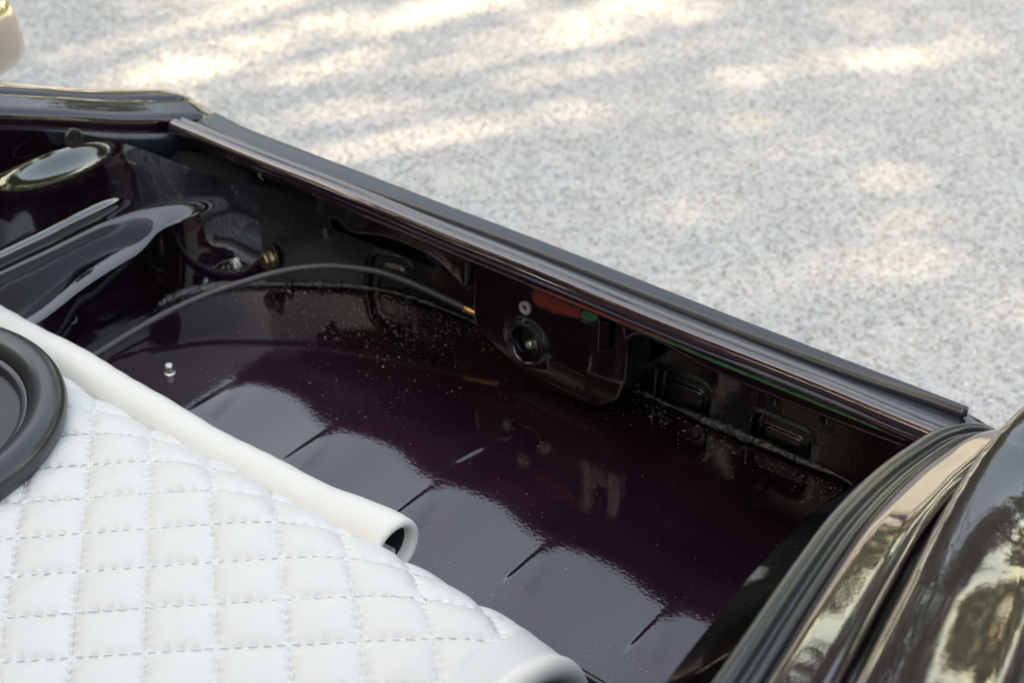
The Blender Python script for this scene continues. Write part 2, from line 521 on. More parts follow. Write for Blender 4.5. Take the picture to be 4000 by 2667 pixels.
# matte black sheet added behind the far corner, standing in for its dark hollow
for (ia, ib) in ((i_far - 55, NW - 60),):
    top = WT[ia:ib]
    m_ = len(top); f = np.linspace(0, 1, m_)
    qx = np.interp(f, [0, .25, .6, 1], [-.27, -.40, -.505, -.52]); qy = np.interp(f, [0, .35, .6, 1], [.040, .030, -.03, -.25]); qz = np.interp(f, [0, .35, .6, 1], [-.030, -.034, -.022, .075])
    drop = top.copy(); drop[:, 2] -= .03; drop[:, 0] -= .012; drop[:, 1] += .006
    P = np.stack([top + np.array([-.002, .001, 0]), drop, np.stack([qx, qy, qz - .05], 1), np.stack([qx, qy, qz], 1)], 1)
    grid("dark_gap_fill", P, 'matte_dark', car, flip=True, off=CAR_OFF)

# ---- floor pan with its row of pressed ridges
fx = np.linspace(-.43, .43, 560); fy = np.linspace(-.262, .10, 250)
FX, FY = np.meshgrid(fx, fy, indexing='ij')
FZ = -.155 + .0008 * np.cos((FX - .077) * 2 * np.pi / .134) * smooth01((-FY - .05) / .15)
FZ += .0005 * np.sin(FX * 7 + 1.0) * np.cos(FY * 11)
FZ += -.0035 * smooth01((FY + .06) / .16)
for cx in (-.335, -.197, -.063, .077, .211, .341):
    tip = -.150; back = -.222
    t = np.clip((tip - FY) / (tip - back), 0, 1)
    half = .001 + .009 * t
    fall = 1 - smooth01((back + .010 - FY) / .022)
    dd = FX - cx + .012 * (1 - t)
    prof = np.minimum(smooth01((dd + half + .006) / .0065), smooth01((half + .013 - dd) / .016))
    FZ += .0014 * prof * smooth01(t / .95) * fall * (FY < tip)
for cx, cy, a, b_ in ((.062, -.085, .004, .03),):
    FZ += .0022 * np.exp(-(((FX - cx) - .2 * (FY - cy)) / a)**2 - ((FY - cy) / b_)**2)
FZ += -.020 * smooth01((-.256 - FY) / .006) * 0
floor = grid("floor_pan", np.stack([FX, FY, FZ], -1), 'paint_floor', car, off=CAR_OFF)
# rolled rear flange of the floor and the well behind it
prof = [(-.2615, -.1548), (-.2630, -.1530), (-.2660, -.1522), (-.2688, -.1535), (-.2700, -.157), (-.2700, -.168), (-.2730, -.176), (-.285, -.180), (-.292, -.190), (-.294, -.26), (-.32, -.275), (-.60, -.275)]
xs = np.linspace(-.43, .44, 40)
P = np.zeros((40, len(prof), 3)); P[..., 0] = xs[:, None]
P[..., 1] = np.array(prof)[None, :, 0]; P[..., 2] = np.array(prof)[None, :, 1]
fl = grid("floor_flange", P, 'paint_bay', floor, flip=True, off=CAR_OFF)

# ---- sealant squeezed along the foot of the front panel
sel = [i for i in range(i_near - 25, i_far + 30)]
path = WB[sel].copy()
path[:, 2] = -.1535
q = np.linspace(0, 1, 900); path = np.stack([interp(q, np.linspace(0, 1, len(path)), path[:, k]) for k in range(3)], 1)
lump = np.convolve(nrng.normal(0, 1, 940), np.hanning(9) / 4.5, 'same')[20:920]
lump2 = np.convolve(nrng.normal(0, 1, 1100), np.hanning(90) / 45, 'same')[100:1000]
rad = .0036 + .0013 * lump + .0030 * np.clip(lump2 * 4, -.6, 1.6)
path[:, 1] -= .002 + .0012 * np.convolve(nrng.normal(0, 1, 940), np.hanning(15) / 7, 'same')[20:920]
tube("sealant_bead", path, np.clip(rad, .0014, .009), 'sealant', panel, seg=10, off=CAR_OFF)

# dust and grit lying on the floor, thickest along the panel foot
M['grit'] = simple("pale_grit", (0.42, 0.40, 0.35), 0.8, var=0.3)
V, F = [], []
for k in range(2250):
    if k < 1300:
        p = WB[int(rng.uniform(i_near - 10, i_far + 25))]; gx = p[0] + rng.gauss(0, .006); gy = p[1] - abs(rng.gauss(0, .022)) - .003
    elif k < 2000:
        gx = rng.gauss(-.19, .06); gy = rng.gauss(.0, .035)
    else:
        gx = rng.uniform(-.38, .39); gy = rng.uniform(-.25, .08)
    if gy > .08 or gy < -.255 or abs(gx) > .40: continue
    r = rng.choice((.00022, .0003, .0003, .0004, .0006)) * rng.uniform(.7, 1.3)
    iz = FZ[int((gx + .43) / .86 * 559), int(np.clip((gy + .262) / .362 * 249, 0, 249))]
    o_ = len(V); t = rng.uniform(0, 6.28); st = 1 if rng.random() < .93 else 4
    for q_ in range(3):
        V.append((gx + r * (st if q_ == 0 else 1) * math.cos(t + q_ * 2.1), gy + r * (st if q_ == 0 else 1) * math.sin(t + q_ * 2.1), iz + .0001))
    V.append((gx, gy, iz + r * 1.1))
    F += [(o_, o_ + 1, o_ + 3), (o_ + 1, o_ + 2, o_ + 3), (o_ + 2, o_, o_ + 3)]
gr = link("grit", V, F, 'grit', floor, False, CAR_OFF)
gr["kind"] = "stuff"

# ---- rail: the rolled painted lip across the nose
rp = [(.0135, -.006), (.0138, .0050), (.0130, .0068), (.0114, .0070), (.0100, .0060), (.0085, .0058), (.0045, .0078), (.0000, .0090), (-.0040, .0084), (-.0074, .0056), (-.0095, .0015), (-.0104, -.0040), (-.0102, -.0100), (-.0090, -.0165), (-.0066, -.0225), (-.0030, -.0262), (.0010, -.0272), (.0060, -.0268), (.0120, -.0262)]
rs_ = spline([(0, y, z) for y, z in rp], 64)
for _ in range(3):
    rs_[14:-1] = .25 * rs_[13:-2] + .5 * rs_[14:-1] + .25 * rs_[15:]
xs = np.linspace(-.478, .500, 220)
P = np.zeros((220, 64, 3)); P[..., 0] = xs[:, None]
flat = smooth01((xs + .478) / .35)                      # the roll is a little flatter at its far end
P[..., 1] = rs_[None, :, 1] - (.0008 * np.sin(xs * 9))[:, None]
P[..., 2] = rs_[None, :, 2] + (.004 * (1 - (xs / .48)**2) * 0 + .0006 * np.sin(xs * 23))[:, None]
P[..., 2] = np.where(P[..., 2] < 0, P[..., 2] * (0.45 + .12 * flat)[:, None], P[..., 2])
rail = grid("rail", P, 'paint_rail', car, flip=True, off=CAR_OFF)
P_rail = P.copy(); xs_rail = xs.copy()

# hanging inner lip of the rail with its wavy cut edge
lx = np.linspace(-.44, .455, 300)
lz = interp(lx, [-.44, -.36, -.30, -.262, -.246, -.235, -.213, -.185, -.153, -.103, -.075, -.060, -.0415, -.038, .149, .1515, .165, .194, .242, .30, .40, .455],
            [-.040, -.048, -.055, -.060, -.062, -.058, -.067, -.060, -.054, -.053, -.060, -.068, -.062, -.036, -.036, -.058, -.047, -.045, -.050, -.051, -.049, -.047])
sec = [(.0040, -.0125, 0), (.0060, -.0180, 0), (.0085, -.0225, 0), (.0105, None, .55), (.0125, None, .95), (.0175, None, 1.12), (.0260, None, 1.16), (.0420, None, 1.2)]
P = np.zeros((300, len(sec) * 5 - 4, 3))
base = np.zeros((300, len(sec), 3))
for j, (y, z, f) in enumerate(sec):
    base[:, j, 0] = lx; base[:, j, 1] = y
    base[:, j, 2] = z if z is not None else (-.024 + (lz + .014 + .024) * f)
for i in range(300):
    P[i] = spline(base[i], P.shape[1])
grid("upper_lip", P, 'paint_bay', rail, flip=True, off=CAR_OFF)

# red and green colour laid along the foot of the rail, fading at its edges
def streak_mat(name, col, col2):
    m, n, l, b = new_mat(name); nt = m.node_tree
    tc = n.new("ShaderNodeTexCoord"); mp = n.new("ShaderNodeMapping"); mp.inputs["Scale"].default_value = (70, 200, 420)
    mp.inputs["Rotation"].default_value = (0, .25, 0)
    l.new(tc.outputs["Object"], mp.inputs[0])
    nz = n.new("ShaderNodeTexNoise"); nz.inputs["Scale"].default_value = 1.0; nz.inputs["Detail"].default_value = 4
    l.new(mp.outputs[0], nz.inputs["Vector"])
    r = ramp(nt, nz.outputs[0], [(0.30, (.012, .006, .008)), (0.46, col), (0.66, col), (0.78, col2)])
    at_ = n.new("ShaderNodeAttribute"); at_.attribute_name = "edge_fade"
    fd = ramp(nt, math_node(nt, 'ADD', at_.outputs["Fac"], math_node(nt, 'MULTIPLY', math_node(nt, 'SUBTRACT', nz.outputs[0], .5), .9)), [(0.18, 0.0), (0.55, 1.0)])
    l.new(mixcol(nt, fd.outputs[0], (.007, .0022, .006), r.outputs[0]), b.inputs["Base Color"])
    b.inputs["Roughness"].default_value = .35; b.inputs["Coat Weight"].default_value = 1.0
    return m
M['red_streak'] = streak_mat("red_colour", (0.27, 0.026, 0.014), (0.10, 0.16, 0.10))
M['green_streak'] = streak_mat("green_colour", (0.010, 0.17, 0.060), (0.06, 0.24, 0.13))
sec0 = P_rail[150]
inner_idx = [k for k in range(64) if sec0[k, 1] < -.002 and sec0[k, 2] < .001]
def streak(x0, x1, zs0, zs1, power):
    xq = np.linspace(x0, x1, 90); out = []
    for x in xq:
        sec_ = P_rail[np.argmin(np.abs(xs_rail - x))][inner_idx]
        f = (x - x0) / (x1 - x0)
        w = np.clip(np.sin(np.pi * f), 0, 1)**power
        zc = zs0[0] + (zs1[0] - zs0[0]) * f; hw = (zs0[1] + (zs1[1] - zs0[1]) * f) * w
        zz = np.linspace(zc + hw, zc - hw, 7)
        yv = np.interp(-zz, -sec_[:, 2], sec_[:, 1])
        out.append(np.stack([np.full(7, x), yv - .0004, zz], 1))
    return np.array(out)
def edge_fade(o, P, left=7.0, right=7.0):  # colour strength falls off towards the strip's edges
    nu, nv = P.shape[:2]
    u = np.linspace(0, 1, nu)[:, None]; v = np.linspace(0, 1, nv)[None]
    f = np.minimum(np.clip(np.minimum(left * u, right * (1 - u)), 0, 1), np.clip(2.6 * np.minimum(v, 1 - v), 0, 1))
    at_ = o.data.attributes.new("edge_fade", 'FLOAT', 'POINT'); at_.data.foreach_set("value", f.ravel().astype(np.float32))
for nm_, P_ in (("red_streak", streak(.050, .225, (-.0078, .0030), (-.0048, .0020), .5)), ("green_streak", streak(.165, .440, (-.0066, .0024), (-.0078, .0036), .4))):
    edge_fade(grid(nm_, P_, nm_, rail, flip=True, off=CAR_OFF), P_)
# ---- latch housing: pressed box on the panel with a swaged hole
hx, hz, hr = .0322, -.0985, .0195
outl = [(-.040, -.028), (.055, -.028), (.150, -.028), (.152, -.060), (.150, -.100), (.140, -.128), (.115, -.146), (.075, -.152), (.035, -.150), (.005, -.138), (-.018, -.122), (-.036, -.108), (-.0405, -.098), (-.0405, -.06)]
NA = 160
ang = np.linspace(0, 2 * np.pi, NA, endpoint=False)
def ray_outline(a):
    dx, dz = math.cos(a), math.sin(a); best = None
    for k in range(len(outl)):
        (x0, z0), (x1, z1) = outl[k], outl[(k + 1) % len(outl)]
        ex, ez = x1 - x0, z1 - z0
        det = dx * (-ez) + dz * ex
        if abs(det) < 1e-12: continue
        t = ((x0 - hx) * (-ez) + (z0 - hz) * ex) / det
        s = (dx * (z0 - hz) - dz * (x0 - hx)) / det
        if t > 0 and -1e-6 <= s <= 1 + 1e-6 and (best is None or t < best): best = t
    return best
R_out = np.array([ray_outline(a) for a in ang])
def face_y(x, z):
    y = .0175 + .010 * smooth01((-.100 - z) / .05) + .004 * smooth01((x - .10) / .05)
    return y
rings = []
for (f, mode, dy) in [(hr - .0035, 'r', .020), (hr - .0030, 'r', .012), (hr - .0020, 'r', .004), (hr, 'r', -.0015), (hr + .0015, 'r', -.0042), (hr + .0035, 'r', -.0048), (hr + .0058, 'r', -.0030), (hr + .0085, 'r', -.0008), (hr + .011, 'r', 0)]:
    rings.append((np.minimum(f, R_out * .97), dy))
r0 = np.minimum(hr + .011, R_out * .97)
for f in np.linspace(.06, .97, 22):
    rings.append((r0 + (R_out - r0) * f, 0.0))
rings.append((R_out * 1.0 - .0004, .0012)); rings.append((R_out + .0006, .004)); rings.append((R_out + .0010, .010)); rings.append((R_out + .0010, .025)); rings.append((R_out + .0010, np.where(np.sin(ang) > 0, .040, .075)))
P = np.zeros((len(rings), NA, 3))
for i, (r, dy) in enumerate(rings):
    x = hx + r * np.cos(ang); z = hz + r * np.sin(ang)
    P[i, :, 0] = x; P[i, :, 2] = z; P[i, :, 1] = face_y(x, z) + dy
    # scoop: the lower lip of the hole is pulled out and down
    low = np.clip(-np.sin(ang), 0, 1)**2
    P[i, :, 1] -= .007 * low * np.exp(-((np.asarray(r) - hr) / .006)**2)
housing = grid("latch_housing", P, 'paint_bay', car, closev=True, off=CAR_OFF)
# latch seen through the hole
lathe("latch_cup", [(.0, .046), (.014, .046), (.0185, .040), (.0195, .02), (.0195, .0)], 'plastic', housing, (hx, .0175 + .010, hz), (0, 1, 0), 36, CAR_OFF)
tube("lock_barrel", spline([(hx - .034, .038, hz - .018), (hx - .014, .036, hz - .013), (hx - .008, .035, hz - .011)], 12), .0085, 'plastic', housing, 20, CAR_OFF)
lathe("cap_screw", [(.0, .0025), (.0018, .0025), (.0018, .0055), (.0034, .0058), (.0042, .005), (.0044, .0), (.0044, -.004)], 'steel', housing, (hx - .001, .0265, hz - .006), (-.35, -.9, .25), 24, CAR_OFF)
prism("latch_bracket", [(-.004, -.002), (.004, -.002), (.006, .006), (.002, .013), (-.012, .014), (-.013, .009), (-.004, .007)], 0, .002, 'zinc', housing, (hx - .003, .032, hz - .001), (.1, -1, .1), 0, CAR_OFF, .0005)
prism("latch_tooth", boxpoly(.003, .009), 0, .004, 'zinc', housing, (hx + .004, .030, hz - .006), (0, -1, .1), .2, CAR_OFF, .0004)
# threaded insert above the hole
lathe("threaded_insert", [(.0, .006), (.0030, .006), (.0033, .0), (.0035, -.0012), (.0068, -.0016), (.0072, -.0008), (.0072, .003)], 'steel', housing, (.0291, .0168, -.0573), (0, 1, 0), 32, CAR_OFF)
# red and green patch on the face beside the insert
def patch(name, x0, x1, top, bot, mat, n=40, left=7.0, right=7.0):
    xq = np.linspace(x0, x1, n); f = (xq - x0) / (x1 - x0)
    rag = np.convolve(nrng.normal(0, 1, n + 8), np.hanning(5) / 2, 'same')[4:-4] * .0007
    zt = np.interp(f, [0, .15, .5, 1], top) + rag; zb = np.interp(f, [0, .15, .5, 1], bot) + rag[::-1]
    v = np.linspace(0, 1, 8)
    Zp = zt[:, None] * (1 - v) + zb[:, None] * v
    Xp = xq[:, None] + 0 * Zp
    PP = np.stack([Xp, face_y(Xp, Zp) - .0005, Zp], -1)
    o = grid(name, PP, mat, housing, flip=True, off=CAR_OFF); edge_fade(o, PP, left, right)
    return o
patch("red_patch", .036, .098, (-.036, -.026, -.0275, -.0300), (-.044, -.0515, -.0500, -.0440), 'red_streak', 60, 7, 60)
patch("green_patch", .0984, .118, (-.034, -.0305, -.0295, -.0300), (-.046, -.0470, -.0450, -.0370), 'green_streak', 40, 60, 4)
# folded tabs at the far right of the housing
for (x, z, w, h, y) in ((.128, -.050, .012, .036, .012), (.150, -.085, .010, .040, .024)):
    prism("mounting_tab", [(-w/2, -h/2), (w/2, -h/2 + .003), (w/2, h/2), (-w/2, h/2)], 0, .003, 'paint_bay', housing, (x, y + .004, z), (0, -1, 0), 0, CAR_OFF, .0008)

# ---- flange bolt, studs, plugs
bx = (-.3374, .000, -.1293); bax = (-.25, -.93, .12)
wsh = lathe("washer", [(.0, .0), (.0185, .0), (.0190, .0006), (.0190, .002), (.018, .0028), (.0, .0028)], 'plastic', car, (bx[0], bx[1] + .006, bx[2]), bax, 32, CAR_OFF)
bolt = prism("hex_bolt", hexpoly(.0098), .004, .0125, 'zinc', car, (bx[0], bx[1] + .006, bx[2]), bax, .3, CAR_OFF, .0012)
lathe("bolt_flange", [(.0, .0028), (.0108, .0028), (.0112, .0034), (.0108, .0048), (.0, .0052)], 'zinc', bolt, (bx[0], bx[1] + .006, bx[2]), bax, 32, CAR_OFF)
for k, dx in enumerate((-.003, .0025)):
    prism("head_mark", boxpoly(.0012, .0040), .0125, .0129, 'zinc', bolt, (bx[0] + dx, bx[1] + .006, bx[2] + .001), bax, .4 + k * .5, CAR_OFF, 0)
for (x, y, z, r, h, mt) in ((-.2794, -.1973, -.1555, .0042, .0105, 'steel'), (-.3068, .0014, -.1555, .0040, .009, 'paint_bay')):
    lathe("stud", [(r * 1.5, 0), (r * 1.25, .0008), (r * 1.02, .0012), (r, .002), (r, h - .001), (r * .82, h), (r * .5, h), (r * .42, h - .0006), (0, h - .0006)], mt, car, (x, y, z), (0.03, 0, 1), 24, CAR_OFF)
for (x, y, z, ax, r) in ((-.459, -.1476, .0441, (.9, -.1, .1), .0105), (-.392, -.232, -.1169, (.8, -.1, .55), .006)):
    pg = lathe("rubber_plug", [(r, -.002), (r * 1.05, .0015), (r * .9, .0035), (r * .62, .0035), (r * .55, .002), (r * .3, .002), (r * .25, .003), (0, .003)], 'plastic', car, (x, y, z), ax, 28, CAR_OFF)

# ---- release cable
cp = [(-.40, -.42, -.172), (-.375, -.32, -.155), (-.3566, -.2437, -.147), (-.3526, -.1884, -.140), (-.3413, -.1423, -.130), (-.3255, -.0990, -.122), (-.3055, -.0650, -.115), (-.2824, -.0332, -.108), (-.2616, -.0127, -.104), (-.2285, .0091, -.100), (-.1969, .0249, -.100), (-.1564, .0374, -.104), (-.117, .0433, -.109), (-.0773, .0478, -.114)]
cable = tube("release_cable", spline(cp, 160), .0038, 'cable', car, 16, CAR_OFF)
lathe("ferrule", [(.0, -.001), (.0044, -.001), (.0048, 0), (.0048, .003), (.0043, .0035), (.0043, .045)], 'brass', cable, (-.0773, .0478, -.114), (.0139, .0017, -.002), 24, CAR_OFF)

# ---- rubber seal across the nose: base strip and drooping flap
sx = np.linspace(-.462, .476, 260)
e0 = interp(sx, [-.462, -.42, -.36, -.28, -.15, 0, .2, .38, .45, .484], [.0235, .0185, .0150, .0145, .0195, .0245, .0255, .0285, .0330, .0335])
e1 = interp(sx, [-.462, -.40, -.30, -.10, .03, .2, .35, .45, .484], [.046, .0385, .0375, .039, .0405, .0395, .0385, .0385, .0375])
hgt = interp(sx, [-.462, -.30, 0, .25, .40, .484], [.004, .006, .0065, .007, .0085, .009])
sec_f = [(0.0, -.010), (0.0, -.004), (.02, .10), (.08, .42), (.22, .66), (.55, .86), (.85, .98), (.97, .96), (1.005, .80), (1.0, .45), (.96, .2)]
P = np.zeros((260, len(sec_f), 3)); P[..., 0] = sx[:, None]
for j, (f, hh) in enumerate(sec_f):
    P[:, j, 1] = e0 + (e1 - e0) * f
    P[:, j, 2] = hh if j < 2 else hgt * hh
P2 = np.stack([spline(P[i], 44) for i in range(260)])
seal = grid("nose_seal", P2, 'rubber', car, flip=True, off=CAR_OFF)
solid(seal, .003)
P = np.zeros((260, 7, 3)); P[..., 0] = sx[:, None]
for j, (f, z) in enumerate(((0, -.006), (.02, .0022), (.15, .0034), (.5, .0030), (.85, .0020), (1.0, -.001), (1.1, -.006))):
    P[:, j, 1] = .0142 + (e0 + .004 - .0142) * f; P[:, j, 2] = z
grid("seal_base", np.stack([spline(P[i], 24) for i in range(260)]), 'rubber', seal, flip=True, off=CAR_OFF)

# ---- nose skin falling away below the seal
nx = np.linspace(-.56, .56, 90)
sec_n = [(.012, -.008), (.030, -.007), (.041, -.012), (.053, -.032), (.070, -.056), (.096, -.088), (.110, -.13), (.116, -.22), (.112, -.32), (.06, -.42)]
P = np.zeros((90, len(sec_n), 3)); P[..., 0] = nx[:, None]
bul = smooth01((np.abs(nx) - .33) / .10) * (1 - smooth01((np.abs(nx) - .46) / .1))
for j, (y, z) in enumerate(sec_n):
    P[:, j, 1] = y + (.012 * bul if j > 1 else 0) - .9 * np.clip(np.abs(nx) - .45, 0, 1)**2
    P[:, j, 2] = z + (.010 * bul if j > 1 else 0)
grid("nose_panel", np.stack([spline(P[i], 40) for i in range(90)]), 'paint', car, flip=True, off=CAR_OFF)
# painted bumper below
bp = [(.10, -.265), (.118, -.268), (.140, -.285), (.152, -.32), (.148, -.38), (.12, -.44), (.05, -.47)]
nx = np.linspace(-.80, .80, 80)
P = np.zeros((80, len(bp), 3)); P[..., 0] = nx[:, None]
for j, (y, z) in enumerate(bp):
    P[:, j, 1] = y - .35 * np.abs(nx)**3; P[:, j, 2] = z
grid("bumper", np.stack([spline(P[i], 30) for i in range(80)]), 'paint', car, flip=True, off=CAR_OFF)

# ---- fenders with their seals, mirrored left and right
fyk = [-1.5, -1.1, -.8, -.45, -.30, -.22, -.12, -.06, .0, .035, .06]
fxk = [.60, .60, .58, .53, .500, .485, .472, .470, .475, .488, .500]
fzf = [.193, .193, .183, .145, .111, .088, .053, .030, .010, .000, -.006]
fxf = [.60, .60, .58, .53, .500, .485, .474, .470, .466, .458, .450]
fzk = [.185, .185, .175, .137, .103, .082, .052, .036, .022, .010, -.010]
yy = np.concatenate([np.linspace(-1.5, -.5, 30, endpoint=False), np.linspace(-.5, .045, 150)])
sxp = interp(yy, fyk, fxk); szp = interp(yy, fyk, fzk)
# fender front end: crown rolls down to the lamp
def side(sg):
    szp = interp(yy, fyk, fzk if sg > 0 else fzf)
    sxp = interp(yy, fyk, fxk if sg > 0 else fxf)
    sec_seal = [(.004, -.034), (-.001, -.022), (-.002, -.012), (.0005, -.0075), (.005, -.0060), (.0090, -.0080), (.0115, -.0130), (.0145, -.0120), (.0175, -.0080), (.0205, -.0085), (.0235, -.0130), (.0240, -.020)]
    P = np.zeros((len(yy), len(sec_seal), 3)); P[..., 1] = yy[:, None]
    for j, (o, z) in enumerate(sec_seal):
        P[:, j, 0] = sg * (sxp + o + (0.006 if sg < 0 else 0)); P[:, j, 2] = szp + z - (.012 if sg < 0 else 0)
    P = np.stack([spline(P[i], 44) for i in range(len(yy))])
    s = grid("fender_seal", P, 'rubber', car, flip=(sg < 0), off=CAR_OFF)
    # painted shut-face beside the seal, then the crown
    yf = np.concatenate([yy, np.array([.06, .075, .088, .097, .102, .104])])
    ext = np.array([0, 0, 0, 0, 0, 0.0])
    xf = np.concatenate([sxp, sxp[-1] + np.array([.006, .010, .013, .015, .016, .016])])
    zf = np.concatenate([szp, szp[-1] + np.array([-.006, -.016, -.034, -.065, -.12, -.30])])
    sec = [(.016, -.040), (.0225, -.020), (.0240, -.0060), (.0262, -.0018), (.0300, .0004), (.0370, .0030), (.0450, .0060), (.0550, .0096), (.0600, .0100), (.0625, .0060), (.0635, -.0060), (.0645, -.0080), (.0655, -.0060), (.0668, .0040), (.0700, .0100), (.0780, .0130), (.0950, .0130), (.118, .0085), (.150, -.004), (.190, -.030), (.230, -.075), (.260, -.14), (.285, -.25), (.290, -.42)]
    P = np.zeros((len(yf), len(sec), 3)); P[..., 1] = yf[:, None]
    for j, (o, z) in enumerate(sec):
        P[:, j, 0] = sg * (xf + o); P[:, j, 2] = zf + z + .055 * smooth01((o - .085) / .09) * (1 - .6 * smooth01((o - .19) / .08)) * smooth01((-.10 - yf) / .16)
        if sg > 0 and o > .0645:
            P[:, j, 2] += .046 * smooth01((yf + .30) / .30) * smooth01((o - .0640) / .006)
    P = np.stack([spline(P[i], 110) for i in range(len(yf))])
    f = grid("fender", P, 'paint', car, flip=(sg < 0), off=CAR_OFF)
    # head-lamp pod at the front of the fender
    hl = lathe("headlamp_rim", [(.082, -.10), (.093, -.06), (.0985, -.02), (.099, .005), (.095, .018), (.088, .022), (.083, .018), (.082, .010)], 'nickel', f, (sg * .93, .02, .035), (0, 1, .28), 56, CAR_OFF, sharp=1.2)
    lathe("headlamp_lens", [(.083, .008), (.07, .016), (.045, .023), (.02, .026), (0, .027)], 'lamp_glass', f, (sg * .93, .02, .035), (0, 1, .28), 48, CAR_OFF, sharp=1.2)
    return f
far_f = side(-1)
near_f = side(1)

# ---- raised bonnet behind the bay, and the cowl it hinges on
hin = np.array([-1.14, .20]); hdir = np.array([-.46, .888])
hu = np.linspace(-1, 1, 40); hv = np.linspace(0, 1, 40)
HU, HV = np.meshgrid(hu, hv, indexing='ij')
wd = .62 - .10 * HV**2
bend = .05 * (1 - HU**2) + .05 * np.sin(np.pi * HV)
HX = HU * wd; L_ = 1.02 * HV - .05 * HU**2 * HV
HY = hin[0] + hdir[0] * L_ - bend * .888; HZ = hin[1] + hdir[1] * L_ - bend * .46
hood = grid("bonnet", np.stack([HX, HY, HZ], -1), 'paint', car, off=CAR_OFF)
solid(hood, .004)
for (u0, v0, u1, v1) in ((-.9, .03, -.9, .95), (.9, .03, .9, .95), (-.9, .05, .9, .05), (-.88, .95, .88, .95), (-.85, .1, .85, .9), (.85, .1, -.85, .9)):
    tt = np.linspace(0, 1, 24); u = u0 + (u1 - u0) * tt; v = v0 + (v1 - v0) * tt
    bb = .05 * (1 - u**2) + .05 * np.sin(np.pi * v); ll = 1.02 * v - .05 * u**2 * v
    pth = np.stack([u * (.62 - .10 * v**2), hin[0] + hdir[0] * ll - bb * .888 + .012, hin[1] + hdir[1] * ll - bb * .46 + .008], 1)
    tube("bonnet_rib", pth, .014, 'paint_bay', hood, 8, CAR_OFF)
cw = [(-.80, -.275), (-.81, .05), (-.86, .10), (-.95, .15), (-1.10, .185), (-1.30, .20), (-1.48, .21)]
P = np.zeros((30, len(cw), 3)); P[..., 0] = np.linspace(-.62, .62, 30)[:, None]
P[..., 1] = np.array(cw)[None, :, 0]; P[..., 2] = np.array(cw)[None, :, 1]
grid("cowl", np.stack([spline(P[i], 40) for i in range(30)]), 'paint', car, flip=True, off=CAR_OFF)

# ================================================================== QUILTED COVER
cover = empty("quilted_cover", (0, -.55, ZR - .1), "white diamond-quilted leather cover lying over the rear of the bay", "cover")
COV = (0, .55, .1)
X0, X1 = -.52, .352
def zflat(x): return -.050 + .016 * smooth01((x + .25) / .45)
Ya, Rr = -.402, .092
arc = math.radians(86)
def cover_surface(x, s, h=0.0):
    """x across the car, s = unrolled distance forward (equals y on the flat part)"""
    t = np.clip((s - Ya) / Rr, 0, arc)
    ext = np.clip(s - Ya - Rr * arc, 0, None)
    y = np.where(s < Ya, s, Ya + Rr * np.sin(t)) + ext * math.cos(arc)
    z = zflat(x) - Rr * (1 - np.cos(t)) - ext * math.sin(arc)
    z = z - .010 * smooth01((x - .27) / .10)**2
    ny, nz = np.sin(t), np.cos(t)
    return np.stack([x, y + h * ny, z + h * nz], -1)
n1 = np.array([.635, .772]); c1 = float(n1 @ np.array([.019, -.381])); w1 = .050
n2 = np.array([-.682, .731]); c2 = float(n2 @ np.array([.057, -.419])); w2 = .0465
def quilt_h(x, s):
    a = (n1[0] * x + n1[1] * s - c1) / w1; b = (n2[0] * x + n2[1] * s - c2) / w2
    a = a + .012 * np.sin(b * 3.1 + 1); b = b + .012 * np.sin(a * 2.3)
    da = np.abs(a - np.round(a)) * w1; db = np.abs(b - np.round(b)) * w2
    h = .0044 * (1 - np.exp(-da / .0055)) * (1 - np.exp(-db / .0055))
    h = h + .0012 * np.sin(np.pi * (a % 1)) * np.sin(np.pi * (b % 1))
    pit = .5 + .5 * np.cos(2 * np.pi * b * w2 / .0093)
    h = h + .0018 * np.exp(-(da / .0034)**2) * (pit - .5)
    pit = .5 + .5 * np.cos(2 * np.pi * a * w1 / .0100)
    h = h + .0018 * np.exp(-(db / .0034)**2) * (pit - .5)
    # creases in the leather near the seams, and slack in the padding
    h = h + .0007 * np.sin(x * 23 + 2 * np.sin(s * 17)) * np.sin(s * 29 + 1.7 * np.sin(x * 13))
    h = h + .00035 * np.sin(x * 310 + s * 120 + 3 * np.sin(s * 40)) * np.exp(-np.minimum(da, db) / .008)
    keep = smooth01((.318 - x) / .008)
    return h * keep + .004 * (1 - keep)
qx = np.linspace(X0, X1, 640); qs = np.linspace(-.80, Ya + Rr * arc + .05, 470)
QX, QS = np.meshgrid(qx, qs, indexing='ij')
P = cover_surface(QX, QS, quilt_h(QX, QS))
grid("quilted_sheet", P, 'leather', cover, off=(0, .55, .1))
# dark backing below the sheet
bxs = np.linspace(X0, X1 - .004, 30); bs_ = np.linspace(-.80, Ya + Rr * arc + .05, 60)
BX, BS = np.meshgrid(bxs, bs_, indexing='ij')
grid("backing", cover_surface(BX, BS, -.006 + 0 * BX), 'matte_dark', cover, off=COV, flip=True)
